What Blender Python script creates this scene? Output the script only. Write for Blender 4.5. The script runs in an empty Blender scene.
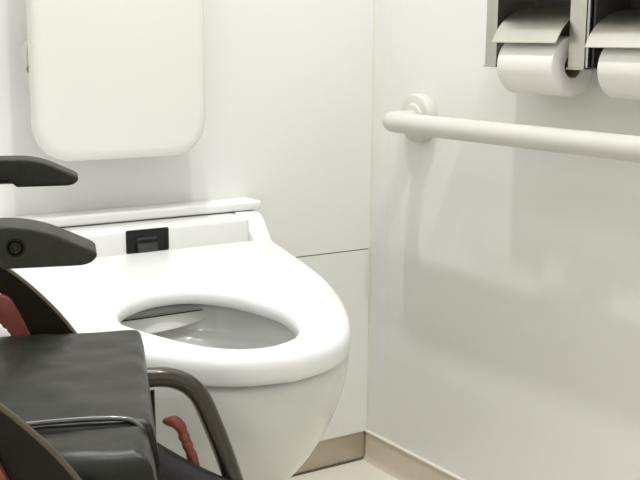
import bpy, bmesh, math
from mathutils import Vector, Matrix, noise
PI = math.pi
scene = bpy.context.scene
COL = scene.collection

# ------------------------------------------------------------------ materials
def mat(name, color, rough=0.5, metal=0.0, spec=0.5, coat=0.0, noise_amt=0.0, noise_scale=20.0,
        bump=0.0, bump_scale=200.0, emit=None, aniso=0.0, stretch=None, sss=0.0):
    m = bpy.data.materials.new(name); m.use_nodes = True
    nt = m.node_tree; b = nt.nodes['Principled BSDF']
    b.inputs['Base Color'].default_value = (*color, 1)
    b.inputs['Roughness'].default_value = rough
    b.inputs['Metallic'].default_value = metal
    b.inputs['Specular IOR Level'].default_value = spec
    b.inputs['Coat Weight'].default_value = coat
    b.inputs['Coat Roughness'].default_value = 0.08
    if aniso: b.inputs['Anisotropic'].default_value = aniso
    tc = nt.nodes.new('ShaderNodeTexCoord'); mp = nt.nodes.new('ShaderNodeMapping')
    nt.links.new(tc.outputs['Object'], mp.inputs['Vector'])
    if stretch: mp.inputs['Scale'].default_value = stretch
    if noise_amt > 0:
        n = nt.nodes.new('ShaderNodeTexNoise'); n.inputs['Scale'].default_value = noise_scale
        n.inputs['Detail'].default_value = 4
        nt.links.new(mp.outputs['Vector'], n.inputs['Vector'])
        r = nt.nodes.new('ShaderNodeMapRange')
        r.inputs['To Min'].default_value = 1 - noise_amt; r.inputs['To Max'].default_value = 1 + noise_amt
        nt.links.new(n.outputs['Fac'], r.inputs['Value'])
        mx = nt.nodes.new('ShaderNodeVectorMath'); mx.operation = 'SCALE'
        mx.inputs[0].default_value = color
        nt.links.new(r.outputs['Result'], mx.inputs['Scale'])
        nt.links.new(mx.outputs['Vector'], b.inputs['Base Color'])
    if bump > 0:
        n2 = nt.nodes.new('ShaderNodeTexNoise'); n2.inputs['Scale'].default_value = bump_scale
        n2.inputs['Detail'].default_value = 3
        nt.links.new(mp.outputs['Vector'], n2.inputs['Vector'])
        bp = nt.nodes.new('ShaderNodeBump'); bp.inputs['Strength'].default_value = bump
        bp.inputs['Distance'].default_value = 0.002
        nt.links.new(n2.outputs['Fac'], bp.inputs['Height'])
        nt.links.new(bp.outputs['Normal'], b.inputs['Normal'])
    if emit:
        b.inputs['Emission Color'].default_value = (*emit[0], 1)
        b.inputs['Emission Strength'].default_value = emit[1]
    return m

M = dict(
    wall_back=mat('warm_white_panel', (0.87, 0.87, 0.855), 0.38, noise_amt=0.012, noise_scale=3, bump=0.03, bump_scale=60),
    wall_right=mat('ivory_panel', (0.845, 0.845, 0.815), 0.30, noise_amt=0.012, noise_scale=3, bump=0.03, bump_scale=60),
    plaster=mat('plain_wall_paint', (0.87, 0.865, 0.85), 0.6, noise_amt=0.01),
    ceiling=mat('ceiling_paint', (0.88, 0.88, 0.865), 0.8, noise_amt=0.01),
    floor=mat('beige_vinyl_floor', (0.80, 0.76, 0.66), 0.4, noise_amt=0.05, noise_scale=120, bump=0.05),
    seam=mat('dark_joint', (0.10, 0.09, 0.07), 0.8),
    bead=mat('pale_sealant', (0.83, 0.81, 0.72), 0.5),
    cove=mat('beige_cove', (0.66, 0.58, 0.475), 0.45, noise_amt=0.03, noise_scale=40),
    kick=mat('brushed_kick_plate', (0.52, 0.46, 0.37), 0.33, metal=0.45, noise_amt=0.12, noise_scale=9, stretch=(1, 1, 5)),
    ceramic=mat('white_ceramic', (0.70, 0.71, 0.69), 0.13, coat=0.1),
    plastic=mat('white_seat_plastic', (0.79, 0.795, 0.80), 0.28),
    plastic_panel=mat('pale_housing_plastic', (0.80, 0.805, 0.785), 0.35),
    cap=mat('white_cap_plastic', (0.90, 0.905, 0.90), 0.3),
    nozzle=mat('pale_nozzle_plastic', (0.80, 0.80, 0.77), 0.3),
    black=mat('black_sensor_plastic', (0.008, 0.008, 0.006), 0.2, spec=0.25),
    black_tab=mat('smoked_tab', (0.035, 0.038, 0.033), 0.15),
    bar=mat('cream_resin', (0.66, 0.65, 0.61), 0.42, bump=0.02),
    pad=mat('cream_vinyl_pad', (0.84, 0.825, 0.80), 0.5, bump=0.03, bump_scale=300),
    steel=mat('brushed_steel', (0.62, 0.61, 0.56), 0.34, metal=1.0, noise_amt=0.05, noise_scale=15, stretch=(1, 6, 1)),
    steel_edge=mat('polished_steel_edge', (0.55, 0.55, 0.53), 0.22, metal=1.0),
    steel_dark=mat('painted_shade_steel', (0.045, 0.042, 0.035), 0.5, metal=0.0, noise_amt=0.1, noise_scale=30),  # shade inside the holder put into a near-black colour
    paper=mat('tissue_paper', (0.84, 0.825, 0.79), 0.9, bump=0.15, bump_scale=150),
    core=mat('cardboard_core', (0.42, 0.33, 0.20), 0.9, noise_amt=0.06),
    screw=mat('grey_screw_cap', (0.38, 0.36, 0.30), 0.4),
    arm=mat('dark_textured_urethane', (0.018, 0.019, 0.014), 0.55, spec=0.3, noise_amt=0.10, noise_scale=260, bump=0.35, bump_scale=500),
    vinyl=mat('black_vinyl', (0.017, 0.018, 0.014), 0.36, spec=0.26, noise_amt=0.25, noise_scale=28, bump=0.6, bump_scale=30, coat=0.0),
    piping=mat('glossy_piping', (0.07, 0.07, 0.065), 0.2, spec=0.8, coat=0.5),
    fabric=mat('black_webbing', (0.012, 0.012, 0.013), 0.6, noise_amt=0.2, noise_scale=90, bump=0.4, bump_scale=200),
    olive=mat('olive_metallic_paint', (0.034, 0.027, 0.017), 0.27, metal=0.45, coat=0.5, noise_amt=0.12, noise_scale=300),
    guard=mat('dark_brown_guard', (0.009, 0.007, 0.003), 0.4, spec=0.2, noise_amt=0.1),
    guard_edge=mat('bronze_edge_trim', (0.085, 0.070, 0.038), 0.35, metal=0.4),
    red=mat('dull_red_rubber', (0.19, 0.042, 0.028), 0.45, noise_amt=0.06),
    rubber=mat('grey_tyre_rubber', (0.09, 0.09, 0.09), 0.8),
    chrome=mat('chrome_spoke', (0.6, 0.6, 0.6), 0.2, metal=1.0),
    lamp_trim=mat('white_lamp_trim', (0.8, 0.8, 0.8), 0.5),
    lamp_glow=mat('lamp_glow', (0.9, 0.9, 0.9), 0.5, emit=((1.0, 0.97, 0.90), 8.0)),
)

# ------------------------------------------------------------------ helpers
ORG = {}
def obj(name, bm, m, parent=None, smooth=True, kind=None, angle=40):
    """link ONE mesh object; bm is authored in the frame of the thing, ORG holds the thing's origin"""
    root = parent
    while root is not None and root.parent is not None: root = root.parent
    if root is not None and root.name in ORG:
        bmesh.ops.translate(bm, verts=bm.verts, vec=-ORG[root.name])
    bmesh.ops.recalc_face_normals(bm, faces=bm.faces)
    me = bpy.data.meshes.new(name)
    bm.to_mesh(me); bm.free()
    for mm in (m if isinstance(m, (list, tuple)) else [m]): me.materials.append(mm)
    if smooth:
        for p in me.polygons: p.use_smooth = len(p.vertices) < 12
        me.set_sharp_from_angle(angle=math.radians(angle))
    o = bpy.data.objects.new(name, me); COL.objects.link(o)
    if parent is not None: o.parent = parent
    if kind: o['kind'] = kind
    return o

def thing(name, label, cat, loc, rotz=0, group=None, org=None):
    o = bpy.data.objects.new(name, None); COL.objects.link(o)
    o.empty_display_size = 0.05
    o.location = loc; o.rotation_euler = (0, 0, rotz)
    o['label'] = label; o['category'] = cat
    if group: o['group'] = group
    ORG[o.name] = Vector(org if org is not None else loc)
    return o

def box(bm, x0, x1, y0, y1, z0, z1, bev=0.0, seg=3):
    vs = [bm.verts.new((x, y, z)) for x in (x0, x1) for y in (y0, y1) for z in (z0, z1)]
    idx = [(0, 1, 3, 2), (4, 6, 7, 5), (0, 4, 5, 1), (2, 3, 7, 6), (0, 2, 6, 4), (1, 5, 7, 3)]
    fs = [bm.faces.new([vs[i] for i in f]) for f in idx]
    if bev > 0:
        es = list({e for f in fs for e in f.edges})
        bmesh.ops.bevel(bm, geom=es, offset=bev, segments=seg, profile=0.5, affect='EDGES')
    return fs

def nbox(*a, **k):
    bm = bmesh.new(); box(bm, *a, **k); return bm

def prism(bm, pts, axis, a, b, bev=0.0, seg=3):
    """extrude a closed 2D outline along an axis from a to b. axis 'x': pts=(y,z); 'y': (x,z); 'z': (x,y)"""
    def P(p, t):
        return {'x': (t, p[0], p[1]), 'y': (p[0], t, p[1]), 'z': (p[0], p[1], t)}[axis]
    A = [bm.verts.new(P(p, a)) for p in pts]; B = [bm.verts.new(P(p, b)) for p in pts]
    n = len(pts)
    f0 = bm.faces.new(A); f1 = bm.faces.new(B[::-1])
    for i in range(n): bm.faces.new((A[i], B[i], B[(i + 1) % n], A[(i + 1) % n]))
    if bev > 0:
        es = list(set(f0.edges) | set(f1.edges))
        bmesh.ops.bevel(bm, geom=es, offset=bev, segments=seg, profile=0.5, affect='EDGES')

def catmull(pts, n=8, closed=False):
    P = [Vector(p) for p in pts]; out = []; N = len(P)
    rng = range(N if closed else N - 1)
    for i in rng:
        if closed: p0, p1, p2, p3 = P[(i - 1) % N], P[i], P[(i + 1) % N], P[(i + 2) % N]
        else:
            p1, p2 = P[i], P[i + 1]
            p0 = P[i - 1] if i > 0 else p1 * 2 - p2
            p3 = P[i + 2] if i + 2 < N else p2 * 2 - p1
        for k in range(n):
            t = k / n
            out.append(0.5 * ((2 * p1) + (p2 - p0) * t + (2 * p0 - 5 * p1 + 4 * p2 - p3) * t * t + (3 * p1 - p0 - 3 * p2 + p3) * t ** 3))
    if not closed: out.append(P[-1])
    return out

def fillet(pts, rad, n=8):
    """polyline with rounded corners"""
    P = [Vector(p) for p in pts]; out = [P[0]]
    for i in range(1, len(P) - 1):
        a = (P[i - 1] - P[i]); b = (P[i + 1] - P[i])
        r = min(rad, a.length * .48, b.length * .48)
        s = P[i] + a.normalized() * r; e = P[i] + b.normalized() * r
        for k in range(n + 1):
            t = k / n
            out.append(s * (1 - t) ** 2 + P[i] * 2 * t * (1 - t) + e * t * t)
    out.append(P[-1]); return out

def tube(bm, pts, r, seg=20, cap=True, flat=1.0, closed=False):
    pts = [Vector(p) for p in pts]
    rr = r if isinstance(r, (list, tuple)) else [r] * len(pts)
    N = len(pts); rings = []
    up = None
    for i, p in enumerate(pts):
        if closed: t = (pts[(i + 1) % N] - pts[(i - 1) % N]).normalized()
        else: t = (pts[min(i + 1, N - 1)] - pts[max(i - 1, 0)]).normalized()
        if up is None:
            up = Vector((0, 0, 1)) if abs(t.z) < .9 else Vector((0, 1, 0))
        s = t.cross(up).normalized(); up = s.cross(t).normalized()
        rings.append([bm.verts.new(p + (s * math.cos(2 * PI * k / seg) * flat + up * math.sin(2 * PI * k / seg)) * rr[i]) for k in range(seg)])
    for i in range(N if closed else N - 1):
        A, B = rings[i], rings[(i + 1) % N]
        for k in range(seg): bm.faces.new((A[k], A[(k + 1) % seg], B[(k + 1) % seg], B[k]))
    if cap and not closed:
        bm.faces.new(rings[0][::-1]); bm.faces.new(rings[-1])

def inset2d(pts, d):
    """move a closed 2D outline inwards by d along its vertex normals"""
    n = len(pts); area = sum(pts[i][0] * pts[(i + 1) % n][1] - pts[(i + 1) % n][0] * pts[i][1] for i in range(n))
    sg = 1 if area > 0 else -1; out = []
    for i in range(n):
        a, b, c = Vector(pts[i - 1]), Vector(pts[i]), Vector(pts[(i + 1) % n])
        e1 = (b - a).normalized(); e2 = (c - b).normalized()
        n1 = Vector((-e1.y, e1.x)) * sg; n2 = Vector((-e2.y, e2.x)) * sg
        m = (n1 + n2); m = m.normalized() if m.length > 1e-6 else n1
        out.append(tuple(b + m * d / max(.6, m.dot(n1))))
    return out

def soft_prism(bm, pts, a, b, rad, seg=5):
    """outline (u, z) extruded along w with rounded rims"""
    rings = []
    for k in range(seg + 1):
        t = PI / 2 * k / seg; rings.append((rad * (1 - math.sin(t)), a + rad * (1 - math.cos(t))))
    rings += [(d, b - (w_ - a)) for d, w_ in rings[::-1]]
    loft(bm, [[(x, w_, z) for x, z in inset2d(pts, d)] for d, w_ in rings])

def ntube(*a, **k):
    bm = bmesh.new(); tube(bm, *a, **k); return bm

def lathe(bm, prof, center, axis, seg=40):
    """prof: (r, t) pairs along unit axis from center; closed where r=0"""
    c = Vector(center); ax = Vector(axis).normalized()
    u = ax.orthogonal().normalized(); w = ax.cross(u)
    rings = []
    for r, t in prof:
        if r < 1e-6: rings.append([bm.verts.new(c + ax * t)])
        else: rings.append([bm.verts.new(c + ax * t + (u * math.cos(2 * PI * k / seg) + w * math.sin(2 * PI * k / seg)) * r) for k in range(seg)])
    for A, B in zip(rings, rings[1:]):
        if len(A) == 1 and len(B) == 1: continue
        for k in range(seg):
            k2 = (k + 1) % seg
            if len(A) == 1: bm.faces.new((A[0], B[k2], B[k]))
            elif len(B) == 1: bm.faces.new((A[k], A[k2], B[0]))
            else: bm.faces.new((A[k], A[k2], B[k2], B[k]))

def nlathe(*a, **k):
    bm = bmesh.new(); lathe(bm, *a, **k); return bm

def loft(bm, rings, cap0=True, cap1=True):
    R = [[bm.verts.new(v) for v in r] for r in rings]
    n = len(R[0])
    for A, B in zip(R, R[1:]):
        for k in range(n): bm.faces.new((A[k], A[(k + 1) % n], B[(k + 1) % n], B[k]))
    if cap0: bm.faces.new(R[0][::-1])
    if cap1: bm.faces.new(R[-1])
    return R

def rrect(x0, x1, z0, z1, r, n=10):
    out = []
    for cx, cz, a0 in ((x1 - r, z1 - r, 0), (x0 + r, z1 - r, 90), (x0 + r, z0 + r, 180), (x1 - r, z0 + r, 270)):
        for k in range(n + 1):
            a = math.radians(a0 + 90 * k / n); out.append((cx + r * math.cos(a), cz + r * math.sin(a)))
    return out

# ------------------------------------------------------------------ the room
RX0, RY0, HZ = -2.25, -2.75, 2.70
ZS = 0.4374            # joint between upper and lower wall panels
ZB = 0.061             # top of the kick plate / cove
obj('floor', nbox(RX0 - .1, .1, RY0 - .1, .1, -0.06, 0), M['floor'], kind='structure', smooth=False)
obj('ceiling', nbox(RX0 - .1, .1, RY0 - .1, .1, HZ, HZ + .06), M['ceiling'], kind='structure', smooth=False)
bm = bmesh.new()
box(bm, RX0 - .1, 0.0, 0.0, .1, ZS + 0.0010, HZ)
nf = len(bm.faces)
box(bm, RX0 - .1, 0.0, 0.0, .1, ZB, ZS - 0.0010)
box(bm, RX0 - .1, .1, 0.012, .1, 0, HZ - .01)
obj('wall_back', bm, M['wall_back'], kind='structure', smooth=False)
# dark gap filler seen in the joint
obj('trim_1', nbox(RX0, -0.006, 0.0006, .02, ZS - .003, ZS + .003), M['seam'], kind='structure', smooth=False)
obj('baseboard_back', nbox(RX0, -0.002, 0.004, .02, 0, ZB), M['kick'], kind='structure', smooth=False)
obj('baseboard_back', nbox(RX0, -0.002, 0.001, .02, -0.005, 0.0035), M['seam'], kind='structure', smooth=False)
bm = bmesh.new()
box(bm, 0.0, .1, RY0 - .1, .1, ZB, HZ)
box(bm, -.0005, .1, -.0535, .1, ZB, HZ)
box(bm, 0.004, .1, RY0 - .1, .1, 0, HZ - .01)
obj('wall_right', bm, M['wall_right'], kind='structure', smooth=False)
obj('trim_2', nbox(-0.0030, 0.004, -0.0030, 0.004, ZB, HZ, bev=.001), M['bead'], kind='structure')      # corner bead
# cove baseboard on the right wall with a pale cap strip
bm = bmesh.new()
prism(bm, [(0.01, 0), (-0.012, 0), (-0.0075, 0.004), (-0.005, 0.012), (-0.004, ZB - .003), (0.01, ZB - .003)], 'y', RY0, 0.001)
obj('baseboard_right', bm, M['cove'], kind='structure', angle=60)
obj('trim_3', nbox(-0.0065, 0.01, RY0, 0.0, ZB - .003, ZB + .0015, bev=.001), M['bead'], kind='structure')
obj('wall_left', nbox(RX0 - .1, RX0, RY0 - .1, .1, 0, HZ), M['plaster'], kind='structure', smooth=False)
obj('wall_front', nbox(RX0, .0, RY0 - .1, RY0, 0, HZ), M['plaster'], kind='structure', smooth=False)

# ------------------------------------------------------------------ toilet
XC = -0.610
TO = thing('toilet', 'white wall-mounted toilet with a wide open seat and no lid', 'toilet', (XC, -0.02, 0.0))
right = [(-.268, -.036), (-.283, -.082), (-.301, -.135), (-.316, -.20), (-.329, -.262), (-.341, -.316), (-.358, -.379),
         (-.382, -.44), (-.409, -.50), (-.442, -.5625), (-.474, -.6140), (-.510, -.658), (-.553, -.688)]
REAR = -0.106
hw = [(x - XC, y) for x, y in right]
def half_at(y):
    for (a, ya), (b, yb) in zip(hw, hw[1:]):
        if yb <= y <= ya: return a + (b - a) * (ya - y) / (ya - yb)
outer_pts = [(XC + half_at(REAR - .004), REAR)] + [p for p in right if p[1] < -.12]
front = [(XC, -.7025)]
side_r = catmull([(x, y, 0) for x, y in outer_pts] + [(XC, -.7025, 0)], 10)
# mirror
side_l = [Vector((2 * XC - p.x, p.y, 0)) for p in side_r[::-1][1:]]
poly_o = [(p.x, p.y) for p in side_r] + [(p.x, p.y) for p in side_l]
hr = [(-.7098, -.4326), (-.6979, -.4093), (-.6855, -.3930), (-.6690, -.3785), (-.6457, -.3640), (-.6200, -.3555), (-.5846, -.3570), (-.5584, -.3735),
      (-.5351, -.4102), (-.5219, -.4725), (-.5211, -.5178), (-.531, -.5661), (-.5467, -.6076), (-.5623, -.6303), (-.5790, -.6455),
      (-.6083, -.6578), (-.6303, -.6588), (-.6546, -.6490), (-.677, -.6251), (-.692, -.5913), (-.7038, -.5482), (-.7163, -.4976), (-.7195, -.4671)]
hr = [(x, y + .007 * min(1, max(0, (-.52 - y) / .10))) for x, y in hr]
hp = catmull([(x, y, 0) for x, y in hr], 6, closed=True)
poly_h = [(p.x, p.y) for p in hp]
HC = (-.618, -.51)
def ray_r(poly, a, c=HC):
    dx, dy = math.cos(a), math.sin(a); best = None
    n = len(poly)
    for i in range(n):
        x1, y1 = poly[i][0] - c[0], poly[i][1] - c[1]; x2, y2 = poly[(i + 1) % n][0] - c[0], poly[(i + 1) % n][1] - c[1]
        ex, ey = x2 - x1, y2 - y1
        den = dx * ey - dy * ex
        if abs(den) < 1e-12: continue
        t = (x1 * ey - y1 * ex) / den; s = (x1 * dy - y1 * dx) / den
        if t > 0 and -1e-9 <= s <= 1 + 1e-9 and (best is None or t > best): best = t
    return best
NA = 240
angs = [2 * PI * i / NA for i in range(NA)]
# add the exact rear-corner directions
for cx, cy in (poly_o[0], poly_o[-1]):
    a = math.atan2(cy - HC[1], cx - HC[0]) % (2 * PI)
    j = min(range(NA), key=lambda i: abs(angs[i] - a)); angs[j] = a
RO = [ray_r(poly_o, a) for a in angs]; RH = [ray_r(poly_h, a) for a in angs]
def smooth_ring(R, k=1):
    return R
ZT = 0.4950
def seat_rings():
    rings = []
    def add(fr):   # fr(i) -> (radius, z); the deck rises gently towards the wall
        ring = []
        for i, a in enumerate(angs):
            q, z = fr(i); y = HC[1] + math.sin(a) * q
            t = min(1, max(0, (y + .42) / .30)); t = t * t * (3 - 2 * t)
            ring.append((HC[0] + math.cos(a) * q, y, z + (.0100 * t if z > .462 else 0)))
        rings.append(ring)
    def bump(i, t):      # gentle crown so that the hole side dips a little
        return ZT
    for d, z in ((.030, .4690), (.012, .4725), (.004, .4732), (.0005, .4755), (-.0005, .4800), (.0006, .4860), (.0025, .4905), (.0060, .4928), (.012, .4938)):
        add(lambda i, d=d, z=z: (RH[i] + d, z))
    for t in (0.0, .12, .3, .5, .7, .88, 1.0):
        add(lambda i, t=t: (RH[i] + .021 + (RO[i] - .022 - RH[i] - .021) * t, ZT - .0008 + .0008 * math.sin(PI * min(1, t * 1.0))))
    for d, z in ((.014, .4938), (.008, .4922), (.0038, .4890), (.0012, .4845), (.0, .478), (.0004, .468), (.0020, .4625), (.006, .4595), (.012, .4585)):
        add(lambda i, d=d, z=z: (RO[i] - d, z))
    return rings
bm = bmesh.new()
rg = seat_rings()
R_ = loft(bm, rg, False, False)
n = NA
for k in range(n): bm.faces.new((R_[-1][k], R_[-1][(k + 1) % n], R_[0][(k + 1) % n], R_[0][k]))
obj('seat', bm, M['plastic'], TO, angle=60)

# bowl: outer skin from the wall-hung foot up to the rim, then down inside
NB = 120
def contour(z, w0, yf, yb, yc, e, sx, sy, yo=-.03):
    out = []
    for i in range(NB):
        th = 2 * PI * i / NB; c, s = math.cos(th), math.sin(th)
        x = w0 * math.copysign(abs(s) ** e, s)
        y = -(yc - yf) * abs(c) ** e if c < 0 else (yb - yc) * abs(c) ** e
        out.append((XC + x * sx, yo + (yc + y - yo) * sy, z))
    return out
rings = []
W0, YF = 0.190, -0.700
ZK = [.09, .15, .20, .25, .30, .35, .40, .445]
KX = [.541, .619, .695, .769, .835, .895, .943, .983]
KY = [.380, .521, .657, .777, .861, .917, .956, .969]
KC = catmull([(z, a, b) for z, a, b in zip(ZK, KX, KY)], 12)
def S(z):
    for p, q in zip(KC, KC[1:]):
        if p.x <= z <= q.x:
            t = (z - p.x) / (q.x - p.x); return p.y + (q.y - p.y) * t, p.z + (q.z - p.z) * t
    return (KX[-1], KY[-1]) if z > .4 else (KX[0], KY[0])
zs = [0.088, .089, .094, .105] + [.12 + .320 * k / 26 for k in range(27)]
for j, z in enumerate(zs):
    sx, sy = S(max(z, .09))
    ins = {0: .55, 1: .80, 2: .92, 3: .98}.get(j, 1.0)
    rings.append(contour(z, W0, YF, -.03, -.42, .88, sx * ins, sy * (ins if j < 4 else 1)))
for z, d in ((.4450, .0006), (.4490, .0020), (.4525, .0045), (.4550, .0085), (.4565, .0140), (.4570, .0200)):
    sx, sy = S(z); rings.append(contour(z, W0 - d, YF + d, -.03, -.42, .88, sx, sy))
# rim top and inner cavity
IC = -.505
def inner(z, wx, yf, yb, e=.92):
    out = []
    yc = -.50
    for i in range(NB):
        th = 2 * PI * i / NB; c, s = math.cos(th), math.sin(th)
        k = e if c < 0 else .70
        x = wx * math.copysign(abs(s) ** k, s)
        y = -(yc - yf) * abs(c) ** k if c < 0 else (yb - yc) * abs(c) ** k
        out.append((XC - .004 + x, yc + y, z))
    return out
for a in ((.4570, .148, -.676, -.24), (.4660, .124, -.670, -.300), (.4655, .119, -.667, -.318), (.4600, .1170, -.664, -.322),
          (.4320, .1150, -.658, -.326), (.4260, .1120, -.652, -.330), (.4220, .105, -.642, -.338), (.4150, .101, -.636, -.342),
          (.3800, .096, -.628, -.348), (.3200, .085, -.600, -.368), (.2600, .060, -.560, -.400), (.2400, .030, -.530, -.440)):
    rings.append(inner(*a))
bm = bmesh.new(); loft(bm, rings)
obj('bowl', bm, M['ceramic'], TO, angle=60)
# nozzle cover seen under the far edge of the seat opening
def slab_curve(x0, x1, yc, depth, z0, z1):
    pts = []
    for k in range(13):
        t = k / 12; pts.append((x0 + (x1 - x0) * t, yc - depth * math.sin(PI * t) ** .5))
    pts += [(x1, yc + .03), (x0, yc + .03)]
    return pts
bm = bmesh.new()
oc = catmull([(-.698, .4600, 0), (-.640, .4606, 0), (-.560, .4606, 0), (-.534, .4604, 0), (-.5275, .4580, 0), (-.5310, .4530, 0), (-.5480, .4480, 0), (-.5900, .4425, 0), (-.640, .4400, 0), (-.698, .4385, 0)], 4)
bv = [bm.verts.new((p.x + .004, -.338 + (p.y - .4606) * .55, p.y - .003)) for p in oc]; bw = [bm.verts.new((p.x + .004, -.300, p.y - .003)) for p in oc]
bm.faces.new(bv); bm.faces.new(bw[::-1])
for k in range(len(bv)): bm.faces.new((bv[k], bw[k], bw[(k + 1) % len(bv)], bv[(k + 1) % len(bv)]))
nz = obj('nozzle_cover', bm, M['nozzle'], TO, angle=50)
obj('gap_shadow_strip', nbox(-.690, -.529, -.3392, -.3372, .4570, .4583), M['black'], nz, smooth=False)  # dark strip stands in for the shadow in the gap above the cover

# rear housing
HX1, HX0 = -.282, 2 * XC + .282
bm = bmesh.new()
box(bm, HX0 + .050, HX1 - .050, REAR - .002, -.004, .430, .5425, bev=.009, seg=4)
hs = obj('rear_housing', bm, M['plastic_panel'], TO)
bm = bmesh.new()
box(bm, HX0, HX1 + .003, -.054, -.001, .5445, .5610, bev=.0045, seg=3)
obj('top_cap', bm, M['cap'], TO)
for sgn in (1, -1):     # sloping side cheeks between cap and seat
    bm = bmesh.new()
    ys = [-.002, -.030, -.052, -.066, -.085, -.105, -.118, -.130]
    ztop = [.5440, .5440, .5435, .5400, .5300, .5170, .5090, .5030]
    xo = [-.279, -.280, -.281, -.2835, -.287, -.2925, -.296, -.300]
    rr_ = []
    for y, zt, x in zip(ys, ztop, xo):
        xi = -.333
        sec = [(xi, .445), (xi, zt - .004), (xi + .0012, zt - .0012), (xi + .004, zt), (x - .009, zt - .0005), (x - .003, zt - .003), (x, zt - .009), (x + .004, .470), (x + .001, .462), (x - .006, .445)]
        ring = [((px if sgn > 0 else 2 * XC - px), y, pz) for px, pz in sec]
        rr_.append(ring)
    loft(bm, rr_)
    obj('side_cover', bm, M['plastic'], TO, angle=35)
# black sensor window in the housing front
yF = REAR - .002
sn = bmesh.new()
fr = rrect(-.5605, -.4860, .5020, .5395, .003, 5)
fi = rrect(-.5540, -.4920, .5020, .5340, .002, 5)
A = [sn.verts.new((x, yF - .0012, z)) for x, z in fr]; B = [sn.verts.new((x, yF - .0012, z)) for x, z in fi]
A0 = [sn.verts.new((x, yF + .0005, z)) for x, z in fr]; B0 = [sn.verts.new((x, yF - .0004, z)) for x, z in fi]
nn = len(fr)
for k in range(nn):
    k2 = (k + 1) % nn
    sn.faces.new((A[k], A[k2], B[k2], B[k])); sn.faces.new((A0[k], A[k], A[k2], A0[k2])); sn.faces.new((B[k], B[k2], B0[k2], B0[k]))
sn.faces.new(B0); sn.faces.new(A0)
so = obj('sensor_window', sn, M['black'], TO); so['label'] = 'small black window in the white rear housing'
bm = bmesh.new()
prism(bm, [(yF - .0005, .4960), (yF - .0095, .4960), (yF - .0065, .5170), (yF - .0005, .5190)], 'x', -.5430, -.5080, bev=.0012, seg=2)
obj('sensor_tab', bm, M['black_tab'], so)
obj('sensor_ridge', nbox(-.5430, -.5080, yF - .004, yF + .001, .5230, .5265, bev=.0008), M['black_tab'], so)
# little feet of the seat on the rim, soft bumpers
for fx in (-.745, -.475):
    obj('seat_bumper', nbox(fx - .012, fx + .012, -.50, -.46, .4560, .4600, bev=.0012), M['nozzle'], TO)

# ------------------------------------------------------------------ back rest above the toilet
BR = thing('toilet_back_support', 'cream rounded back support board fixed to the wall above the toilet', 'back support', (-.569, 0, .80))
def pad(x0, x1, z0, z1, y0, y1, r):
    bm = bmesh.new(); rings = []
    b = .010
    prof = [(b * 1.6, y0), (b * .8, y0 - .0006), (b * .3, y0 - .0035), (0, y0 - .009), (0, (y0 + y1) / 2), (0, y1 + .009), (b * .3, y1 + .0035), (b * .8, y1 + .0006), (b * 1.6, y1)]
    for d, y in prof:
        rings.append([(x, y, z) for x, z in rrect(x0 + d, x1 - d, z0 + d, z1 - d, max(r - d, .01), 14)])
    loft(bm, rings); return bm
obj('board', pad(-.6965, -.4080, .6535, 1.06, -.068, -.100, .058), M['pad'], BR, angle=60)
# mounting arms behind the board
for bx in (-.630, -.480):
    bm = bmesh.new()
    box(bm, bx - .022, bx + .022, -.070, -.0, .86, .98, bev=.006)
    obj('mounting_arm', bm, M['bar'], BR)
# side release lug with a screw cap on the left edge
bm = bmesh.new()
lug = [(-.6975, .815), (-.6950, .830), (-.684, .838), (-.660, .830), (-.660, .752), (-.680, .752), (-.6900, .764), (-.6955, .786)]
lp = catmull([(x, z, 0) for x, z in lug], 4, closed=True)
prism(bm, [(p.x, p.y) for p in lp], 'y', -.072, -.045, bev=.003)
lg = obj('side_lug', bm, M['bar'], BR)
obj('screw_cap', nlathe([(0, 0), (.0060, 0), (.0065, -.001), (.0065, -.004), (0, -.004)], (-.6925, -.070, .794), (0, 1, 0)), M['screw'], lg)

# ------------------------------------------------------------------ grab bar
GX, GZ, GY, GR = -.088, .7005, -.163, .0176
GB = thing('grab_bar', 'cream horizontal grab bar fixed to the right wall with a bent end', 'grab bar', (0, GY, GZ))
YE = -1.35
path = fillet([(-.004, GY + .008, GZ), (GX, GY + .006, GZ), (GX, YE, GZ), (-.004, YE, GZ)], .040, 12)
obj('rail', ntube(path, GR, seg=32), M['bar'], GB, angle=60)
for y in (GY + .010, YE):
    prof = [(0, 0), (.0410, 0), (.0435, .001), (.0440, .003), (.0440, .014), (.0425, .018), (.0385, .021), (.0290, .0215), (.0265, .0225), (.0245, .0255), (.0190, .0270), (0, .0270)]
    fl = obj('wall_flange', nlathe(prof, (0.0, y, GZ + .003), (-1, 0, 0), seg=48), M['bar'], GB)

# ------------------------------------------------------------------ double paper holder
HY0, HYM0, HYM1 = -.4055, -.5810, -.6235
HO = thing('toilet_paper_holder', 'brushed steel double toilet paper holder on the right wall above the grab bar', 'paper holder', (0, -.60, .80))
ZH0, ZH1 = .8015, .9300
XF = -.080
obj('back_plate', nbox(-.0035, -.0001, -.8450, HY0, .812, ZH1), M['steel_dark'], HO, smooth=False)  # painted dark for the shade below the shelf
obj('shelf', nbox(-.1230, -.0001, -.8560, -.3950, ZH1, ZH1 + .0120, bev=.002), M['steel'], HO)
def post(ya, yb, name='side_post'):
    """channel post: a front strip with returns and a capped foot"""
    bm = bmesh.new()
    box(bm, XF, XF + .0020, yb, ya, ZH0 + .003, ZH1)                     # front face
    box(bm, XF + .001, -.0030, ya - .0016, ya, ZH0 + .003, ZH1)          # far cheek
    box(bm, XF + .001, -.0030, yb, yb + .0016, ZH0 + .003, ZH1)          # near cheek
    o = obj(name, bm, M['steel'], HO, smooth=False)
    obj('foot_cap', nbox(XF - .0025, -.001, yb - .0015, ya + .0015, ZH0, ZH0 + .0035, bev=.0008), M['steel_edge'], o)
    return o
post(HY0, HY0 - .0250)
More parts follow.
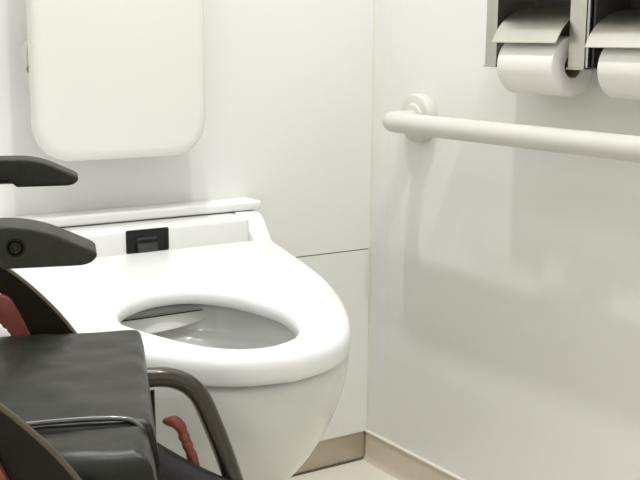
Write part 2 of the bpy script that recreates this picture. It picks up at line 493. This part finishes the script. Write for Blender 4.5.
p2 = post(HYM0, HYM1 + .012)
obj('edge_strip', nbox(XF + .001, -.004, HYM1 + .0065, HYM1 + .0105, ZH0 + .004, ZH1), M['steel_edge'], p2, smooth=False)
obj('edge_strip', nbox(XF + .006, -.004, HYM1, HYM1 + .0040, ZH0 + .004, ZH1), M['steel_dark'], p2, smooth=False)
post(-.8090, -.8340)
def lid(ya, yb, dz=0.0):
    bm = bmesh.new()
    # curved sheet from a hinge near the wall over the roll to a front lip
    prof = [(-.012, .8900), (-.030, .8905), (-.050, .8870), (-.068, .8800), (-.0830, .8700), (-.0940, .8580), (-.1010, .8460), (-.1045, .8395)]
    pp = catmull([(x, z + dz, 0) for x, z in prof], 5)
    top = [(p.x, p.y) for p in pp]; bot = [(x + .0012, z - .0010) for x, z in top[::-1]]
    prism(bm, top + bot, 'y', ya, yb)
    return obj('lid', bm, M['steel'], HO, angle=50)
lid(-.4460, -.5790); lid(-.6340, -.7860, -.0055)
rolls = []
for k, (ya, yb, cz) in enumerate(((-.4560, -.5710, .8055), (-.6540, -.7690, .8050))):
    cx, r, rc = -.059, (.0432, .0412)[k], .0170
    RL = thing('toilet_paper_roll', ['white toilet paper roll on the left side of the steel holder',
               'white toilet paper roll on the right side of the steel holder, partly out of view'][k], 'toilet paper',
               (cx, (ya + yb) / 2, cz), group='toilet paper rolls in the steel holder')
    bm = bmesh.new()
    L = ya - yb
    prof = [(rc, 0), (rc, .0), (r - .002, 0), (r - .0005, .0006), (r, .002), (r, L - .002), (r - .0005, L - .0006), (r - .002, L), (rc, L), (rc, L)]
    prof = [(rc, .0005), (rc + .0005, 0)] + prof[2:8] + [(rc + .0005, L), (rc, L - .0005), (rc, .0005)]
    lathe(bm, prof, (cx, ya, cz), (0, -1, 0), seg=64)
    bmesh.ops.remove_doubles(bm, verts=bm.verts, dist=1e-6)
    obj('paper', bm, M['paper'], RL, angle=50)
    bm = bmesh.new()
    lathe(bm, [(rc - .0002, .0008), (rc - .0012, .0008), (rc - .0012, L - .0008), (rc - .0002, L - .0008), (rc - .0002, .0008)], (cx, ya, cz), (0, -1, 0), seg=40)
    bmesh.ops.remove_doubles(bm, verts=bm.verts, dist=1e-6)
    obj('cardboard_core', bm, M['core'], RL)
    # spindle arm of the holder inside the core
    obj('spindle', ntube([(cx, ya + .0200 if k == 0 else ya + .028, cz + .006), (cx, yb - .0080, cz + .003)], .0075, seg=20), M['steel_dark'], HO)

# ------------------------------------------------------------------ wheelchair (authored in chair coordinates u forward, w away, z up)
YAW = math.radians(-20)
def UW(u, w, z=0): return Vector((u * math.cos(YAW) - w * math.sin(YAW), u * math.sin(YAW) + w * math.cos(YAW), z))
u0, w0 = -.76, -1.135
WC = thing('wheelchair', 'wheelchair with black vinyl seat and dark olive frame parked beside the toilet', 'wheelchair',
           UW(u0, w0), YAW, org=(u0, w0, 0))
def arm_profile():
    P = [((-.9690, .7115), .004), ((-.9690, .7282), .008), ((-.5990, .7282), .018), ((-.5590, .7095), .008), ((-.5660, .7020), .008), ((-.6180, .7015), .001), ((-.6290, .7110), .004), ((-.9000, .7110), 0)]
    out = []; n = len(P)
    for k in range(n):
        b, rad = Vector(P[k][0]), P[k][1]; a = Vector(P[k - 1][0]); c = Vector(P[(k + 1) % n][0])
        if rad == 0: out.append(tuple(b)); continue
        st = b + (a - b).normalized() * min(rad, (a - b).length * .45); en = b + (c - b).normalized() * min(rad, (c - b).length * .45)
        m = 2 if rad <= .001 else 8
        for q in range(m + 1):
            t = q / m; v = st * (1 - t) ** 2 + b * 2 * t * (1 - t) + en * t * t; out.append(tuple(v))
    return out
CW = w0
for sgn in (1, -1):
    wc = CW + sgn * .190
    bm = bmesh.new()
    du_ = -.006 if sgn > 0 else 0
    soft_prism(bm, [(a_ + du_, b_) for a_, b_ in arm_profile()], wc - .0185, wc + .0185, .0026)
    ar = obj('armrest', bm, M['arm'], WC, angle=35)
    ar['label'] = 'dark grey textured armrest pad'
    sw = wc - .0187
    prof = [(0, .0010), (.0012, .0010), (.0020, -.0012), (.0040, -.0014), (.0045, .0005), (.0060, .0010), (.0066, -.0004), (.0076, -.0004), (.0078, .0010)]
    if sgn < 0:
        bm = bmesh.new(); lathe(bm, [(0, .0006), (.0016, .0004), (.0024, -.0010), (.0034, -.0014), (.0040, -.0003), (.0044, -.0001), (.0048, -.0014), (.0056, -.0014), (.0060, .0010)], (-.6095, sw, .7150), (0, 1, 0), seg=28)
        obj('screw', bm, M['black'], ar)
    # tube carrying the pad
    ws = wc
    obj('armrest_tube', ntube(fillet([(-.95, ws, .50), (-.95, ws, .7085), (-.624, ws, .7085)], .04), .0060, seg=16), M['olive'], WC)
    # side guard: dark sweeping plate with bronze edge
    edge = catmull([(-.700, .668, 0), (-.668, .645, 0), (-.645, .6255, 0), (-.626, .6095, 0), (-.612, .5960, 0), (-.599, .5820, 0), (-.586, .5660, 0), (-.575, .5500, 0), (-.560, .5270, 0), (-.545, .5050, 0)], 4)
    edge = [(p.x, p.y) for p in edge]
    low = catmull([(-.600, .5050, 0), (-.610, .5270, 0), (-.618, .5480, 0), (-.632, .5800, 0), (-.648, .6000, 0), (-.690, .6300, 0), (-.730, .6620, 0)], 4)
    low = [(p.x, p.y) for p in low]
    bm = bmesh.new(); prism(bm, edge + low, 'y', wc - .004, wc + .004, bev=.001, seg=1)
    sg = obj('side_guard', bm, M['guard'], WC, angle=30)
    ep = [(u, wc, z) for u, z in edge]
    obj('edge_trim', ntube(ep, .0027, seg=14, flat=1.5), M['guard_edge'], sg)
    # red release lever behind the plate edge, finger grooves on its rear side
    lv = [(-.6180, .5420), (-.6155, .5480), (-.6250, .5720), (-.6320, .5870), (-.6375, .5945), (-.6450, .5965), (-.6520, .5940), (-.6560, .5870), (-.6545, .5800),
          (-.6480, .5735), (-.6440, .5700), (-.6440, .5660), (-.6405, .5630), (-.6370, .5615), (-.6365, .5570), (-.6340, .5535), (-.6325, .5500), (-.6320, .5400)]
    lp = catmull([(u, z, 0) for u, z in lv], 3, closed=True)
    bm = bmesh.new(); prism(bm, [(p.x, p.y) for p in lp], 'y', wc - .013, wc - .005, bev=.0018, seg=2)
    rl = obj('release_lever', bm, M['red'], WC, angle=50); rl['label'] = 'red lever with finger grooves'
    # frame tubes
    wf = wc + (.004 if sgn > 0 else -.004)
    obj('front_frame_tube', ntube(fillet([(-.95, wf, .5000), (-.4600, wf, .5000), (-.4300, wf, .4240), (-.4020, wf, .3300), (-.365, wf, .150)], .036, 12), .0104, seg=24), M['olive'], WC, angle=60)
    obj('lower_frame_tube', ntube(fillet([(-.95, wf, .4960), (-.95, wf, .2300), (-.58, wf, .2300), (-.5600, wf, .4850)], .05, 8), .0100, seg=16), M['olive'], WC, angle=60)
    obj('seat_post', ntube([(-.5005, wf - .006, .4880), (-.4990, wf - .006, .3900)], .0022, seg=8), M['guard'], WC)
    obj('back_post', ntube(fillet([(-.95, wf, .49), (-.975, wf, .90), (-1.09, wf, .905)], .03), .0105, seg=16), M['olive'], WC)
    hg = obj('push_handle', ntube([(-1.03, wf, .9045), (-1.14, wf, .9060)], .0155, seg=16), M['rubber'], WC)
    # brake lever with ribbed red grip
    gp = [(-.4905, .4550, .0018), (-.4870, .4540, .0040), (-.4830, .4535, .0056), (-.4790, .4530, .0066), (-.4752, .4500, .0063), (-.4722, .4460, .0061), (-.4704, .4410, .0050), (-.4690, .4360, .0061), (-.4672, .4310, .0050), (-.4655, .4260, .0059), (-.4636, .4205, .0048), (-.4615, .4150, .0058), (-.4590, .4060, .0052), (-.4570, .3990, .0050)]
    wb = wf - .006
    pp = catmull([(u, wb, z) for u, z, r in gp], 3)
    rr = []
    for i in range(len(gp) - 1):
        for k in range(3): rr.append(gp[i][2] + (gp[i + 1][2] - gp[i][2]) * k / 3)
    rr.append(gp[-1][2])
    bl = obj('brake_lever', ntube([(-.4575, wb, .4005), (-.4450, wb, .3550), (-.5000, wb, .2420)], .004, seg=12), M['guard'], WC)
    g = obj('brake_grip', ntube(pp, rr, seg=18), M['red'], bl, angle=70); g['label'] = 'ribbed red grip'
    # rear wheel
    ww = wc + sgn * .052
    axc = (-.985, ww, .285)
    wh = bmesh.new()
    ring = [(axc[0] + .272 * math.cos(2 * PI * k / 72), ww, axc[2] + .272 * math.sin(2 * PI * k / 72)) for k in range(72)]
    tube(wh, ring, .0128, seg=12, closed=True)
    rw = obj('rear_wheel', wh, M['rubber'], WC)
    hr_ = bmesh.new(); ring = [(axc[0] + .245 * math.cos(2 * PI * k / 72), ww + sgn * .026, axc[2] + .245 * math.sin(2 * PI * k / 72)) for k in range(72)]
    tube(hr_, ring, .0075, seg=10, closed=True); obj('hand_rim', hr_, M['olive'], rw)
    sp = bmesh.new()
    for k in range(20):
        a = 2 * PI * k / 20
        tube(sp, [(axc[0] + .02 * math.cos(a + .4), ww, axc[2] + .02 * math.sin(a + .4)), (axc[0] + .262 * math.cos(a), ww, axc[2] + .262 * math.sin(a))], .0014, seg=6)
    obj('spokes', sp, M['chrome'], rw)
    obj('hub', nlathe([(0, -.035), (.016, -.035), (.016, -.012), (.026, -.010), (.026, .010), (.016, .012), (.016, .030), (0, .030)], axc, (0, 1, 0), seg=24), M['chrome'], rw)
    # caster
    cs = bmesh.new(); ring = [(-.565 + .072 * math.cos(2 * PI * k / 40), wf, .087 + .072 * math.sin(2 * PI * k / 40)) for k in range(40)]
    tube(cs, ring, .0150, seg=12, closed=True)
    lathe(cs, [(0, -.010), (.062, -.008), (.062, .008), (0, .010)], (-.565, wf, .087), (0, 1, 0), seg=30)
    co = obj('caster_wheel', cs, M['rubber'], WC)
    fk = bmesh.new(); tube(fk, [(-.530, wf, .236), (-.530, wf, .185)], .011, seg=12)
    for q in (-1, 1): tube(fk, fillet([(-.530, wf, .180), (-.530, wf + q * .022, .178), (-.565, wf + q * .022, .087)], .01), .0055, seg=8)
    obj('caster_fork', fk, M['olive'], co)
    # footplate
    bm = bmesh.new(); wi = wc - sgn * .085
    box(bm, -.43, -.27, wi - .075, wi + .075, .118, .128, bev=.004)
    obj('footplate', bm, M['rubber'], WC)
    obj('footplate_arm', ntube([(-.367, wf, .158), (-.362, wf, .122), (-.362, wi, .1195)], .008, seg=10), M['olive'], WC)
# cross brace, sling, backrest
for a, b in ((1, -1), (-1, 1)):
    obj('cross_brace', ntube([(-.70 + .015 * a, CW + a * .182, .478), (-.70 + .015 * a, CW + b * .180, .238)], .008, seg=12), M['olive'], WC)
bm = bmesh.new(); box(bm, -.935, -.5180, CW - .180, CW + .180, .4925, .4975, bev=.001)
obj('seat_sling', bm, M['fabric'], WC)
bm = bmesh.new(); rings = []
for k in range(9):
    z = .56 + .34 * k / 8
    sec = []
    for j in range(13):
        w_ = CW - .18 + .36 * j / 12; sec.append((-.972 - .03 * math.sin(PI * j / 12) - .02 * (z - .56), w_, z))
    for j in range(12, -1, -1):
        w_ = CW - .18 + .36 * j / 12; sec.append((-.950 - .03 * math.sin(PI * j / 12) - .02 * (z - .56), w_, z))
    rings.append(sec)
loft(bm, rings); obj('back_upholstery', bm, M['vinyl'], WC)
# calf strap: black padded band between the front tubes, sagging forward
def calf():
    pts = []
    for k in range(15):
        t = k / 14; w_ = CW - .188 + .376 * t
        pts.append((w_, 4 * t * (1 - t)))
    rings = []
    for w_, s in pts:
        du = -.060 * s
        sec = []
        for (a, b) in ((-.5200 + du, .4500), (-.5060 + du, .4460), (-.4640 + du, .4080), (-.4230 + du, .3800), (-.4150 + du, .3660), (-.4260 + du, .3560), (-.4700 + du, .3850), (-.5150 + du, .4230), (-.5260 + du, .4350)):
            sec.append((a, w_, b))
        rings.append(sec)
    bm = bmesh.new(); loft(bm, rings); return bm
cw0 = CW + .190
bm = bmesh.new()
pp = [(-.560, cw0 - .012, .470), (-.520, cw0 - .014, .4330), (-.470, cw0 - .012, .3960), (-.4200, cw0 - .008, .3660), (-.405, cw0 - .004, .357)]
tube(bm, catmull(pp, 5), [.0165] * 20 + [.0155], seg=20)
cs_ = obj('calf_strap', bm, M['fabric'], WC, angle=60)
bm = bmesh.new()
pp = [(-.560, 2 * CW - cw0 + .012, .470), (-.520, 2 * CW - cw0 + .014, .4330), (-.470, 2 * CW - cw0 + .012, .3960), (-.4200, 2 * CW - cw0 + .008, .3660), (-.405, 2 * CW - cw0 + .004, .357)]
tube(bm, catmull(pp, 5), [.0165] * 20 + [.0155], seg=20)
obj('calf_strap', bm, M['fabric'], WC, angle=60)

# seat cushion: black vinyl, soft edges, a piping seam near the camera side
def shear(bm, k=.035, wr=-.964):
    for v in bm.verts:
        if v.co.x > -.75: v.co.x += (v.co.y - wr) * k * min(1, (v.co.x + .75) / .15)
    return bm
def cushion(wa, wb, ztop_a, ztop_b, ua, ub, zbot, nu=60, nw=48, edge=.010, seed=0.0, crown=.003):
    """pillow between w=wa..wb and u=ua..ub"""
    bm = bmesh.new()
    def prof(t, e, L):     # distance based rounding 0 at border
        d = min(t, L - t)
        if d >= e: return 1.0
        return math.sqrt(max(0, 1 - (1 - d / e) ** 2))
    us = sorted(set([ua + (ub - ua) * k / nu for k in range(nu + 1)] + [ub - edge * q for q in (.02, .08, .2, .35, .55, .8)] + [ua + edge * q for q in (.05, .3, .6)]))
    ws = sorted(set([wa + (wb - wa) * k / nw for k in range(nw + 1)] + [wb - edge * q for q in (.02, .08, .2, .35, .55, .8)] + [wa + edge * q for q in (.02, .08, .2, .35, .55, .8)]))
    grid = []
    for u in us:
        row = []
        for w_ in ws:
            s = (w_ - wa) / (wb - wa); zt = ztop_a + (ztop_b - ztop_a) * s
            pu = prof(u - ua, edge, ub - ua); pw = prof(w_ - wa, edge, wb - wa)
            nz = noise.noise(Vector((u * 16 + seed, w_ * 30, 1.3))) * .0028 + noise.noise(Vector((u * 45 + seed, w_ * 22, 4.1))) * .0014
            z = zt - edge * (1 - min(pu, pw)) + (nz + crown * math.sin(PI * s) * math.sin(PI * (u - ua) / (ub - ua))) * min(pu, pw)
            row.append(bm.verts.new((u, w_, z)))
        grid.append(row)
    for i in range(len(us) - 1):
        for j in range(len(ws) - 1):
            bm.faces.new((grid[i][j], grid[i + 1][j], grid[i + 1][j + 1], grid[i][j + 1]))
    # skirt down to the base with a slight bulge
    border = [grid[i][0] for i in range(len(us))] + [grid[-1][j] for j in range(1, len(ws))] + [grid[i][-1] for i in range(len(us) - 2, -1, -1)] + [grid[0][j] for j in range(len(ws) - 2, 0, -1)]
    cu, cw = (ua + ub) / 2, (wa + wb) / 2
    prev = border; base = [v.co.copy() for v in border]
    for t in (.2, .45, .7, .9, 1.0):
        cur = []
        for co in base:
            bul = .0035 * math.sin(PI * t) - (.004 if t == 1.0 else 0)
            du = 0; dw = 0
            if abs(co.x - ub) < 1e-5: du = bul
            if abs(co.x - ua) < 1e-5: du = -bul
            if abs(co.y - wb) < 1e-5: dw = bul
            if abs(co.y - wa) < 1e-5: dw = -bul
            cur.append(bm.verts.new((co.x + du, co.y + dw, co.z + (zbot - co.z) * t)))
        m_ = len(cur)
        for k in range(m_): bm.faces.new((prev[k], prev[(k + 1) % m_], cur[(k + 1) % m_], cur[k]))
        prev = cur
    bm.faces.new(prev[::-1])
    return bm
UB = -.5140
bm = shear(cushion(-1.222, -.9580, .5555, .5570, -.925, UB + .003, .5030))
sc = obj('seat_cushion', bm, M['vinyl'], WC, angle=70); sc['label'] = 'black creased vinyl cushion with a piped seam'
bm = shear(cushion(-1.286, -1.219, .5530, .5545, -.925, UB, .5000, seed=7.0, crown=.002, edge=.016, nw=30))
obj('near_panel', bm, M['vinyl'], sc, angle=70)
pp = [(-.92, -1.2215, .5560), (-.80, -1.2225, .5565), (-.70, -1.2220, .5570), (-.62, -1.2190, .5575), (-.57, -1.2170, .5580), (-.535, -1.2185, .5570), (-.5240, -1.2200, .5530), (-.5185, -1.2230, .5460), (-.5150, -1.2260, .5300), (-.5150, -1.2270, .505)]
obj('piping', shear(ntube(catmull(pp, 6), .0021, seg=12)), M['piping'], sc)
pp = [(-.5260, -1.2760, .5470), (-.5200, -1.2820, .5400), (-.5165, -1.2850, .5250), (-.5160, -1.286, .503)]
obj('corner_piping', shear(ntube(catmull(pp, 5), .0026, seg=10)), M['piping'], sc)

# ------------------------------------------------------------------ ceiling lights
def light(x, y, power, label, size=.05):
    o = thing('ceiling_light', label, 'ceiling light', (x, y, HZ), group='round ceiling downlights')
    obj('trim_ring', nlathe([(.050, 0), (.062, 0), (.062, -.006), (.056, -.009), (.048, -.006), (.048, 0), (.050, 0)], (x, y, HZ), (0, 0, 1), seg=40), M['lamp_trim'], o)
    obj('diffuser', nlathe([(0, -.0035), (.0475, -.0035), (.0475, -.001), (0, -.001)], (x, y, HZ), (0, 0, 1), seg=40), M['lamp_glow'], o)
    l = bpy.data.lights.new('lamp_light', 'AREA'); l.shape = 'DISK'; l.size = size; l.energy = power; l.color = (1.0, 0.995, 0.97)
    lo = bpy.data.objects.new('lamp_light', l); COL.objects.link(lo); lo.location = (x, y, HZ - .012)
light(-.596, -.405, 18.0, 'round ceiling downlight above the toilet near the back wall')
light(-.62, -1.22, 14.0, 'round ceiling downlight above the wheelchair, second from the back wall')
light(-1.75, -1.70, 10.0, 'added soft fill light in the ceiling, away from the toilet', size=.5)  # added fill lamp that lifts the walls, no known fixture

w = bpy.data.worlds.new('World'); scene.world = w; w.use_nodes = True
w.node_tree.nodes['Background'].inputs['Color'].default_value = (.9, .92, 1, 1)
w.node_tree.nodes['Background'].inputs['Strength'].default_value = 0.0

# ------------------------------------------------------------------ camera
cam = bpy.data.cameras.new('camera'); co = bpy.data.objects.new('camera', cam); COL.objects.link(co)
yaw, pitch, roll = 0.58088443, 0.18277324, 0.0075079
f = Vector((math.sin(yaw) * math.cos(pitch), math.cos(yaw) * math.cos(pitch), -math.sin(pitch)))
r0 = Vector((math.cos(yaw), -math.sin(yaw), 0)); u_ = r0.cross(f)
c_, s_ = math.cos(roll), math.sin(roll)
r = c_ * r0 + s_ * u_; u = -s_ * r0 + c_ * u_
mw = Matrix((r, u, -f)).transposed().to_4x4(); mw.translation = Vector((-1.23115224, -1.69358065, 0.84016079))
co.matrix_world = mw
cam.sensor_width = 36.0; cam.lens = 36.0 * 1080.63 / 640; cam.clip_start = .02
scene.camera = co

vs = scene.view_settings
vs.view_transform = 'Standard'; vs.look = 'None'; vs.gamma = 1.0; vs.exposure = 0.0; vs.use_curve_mapping = False
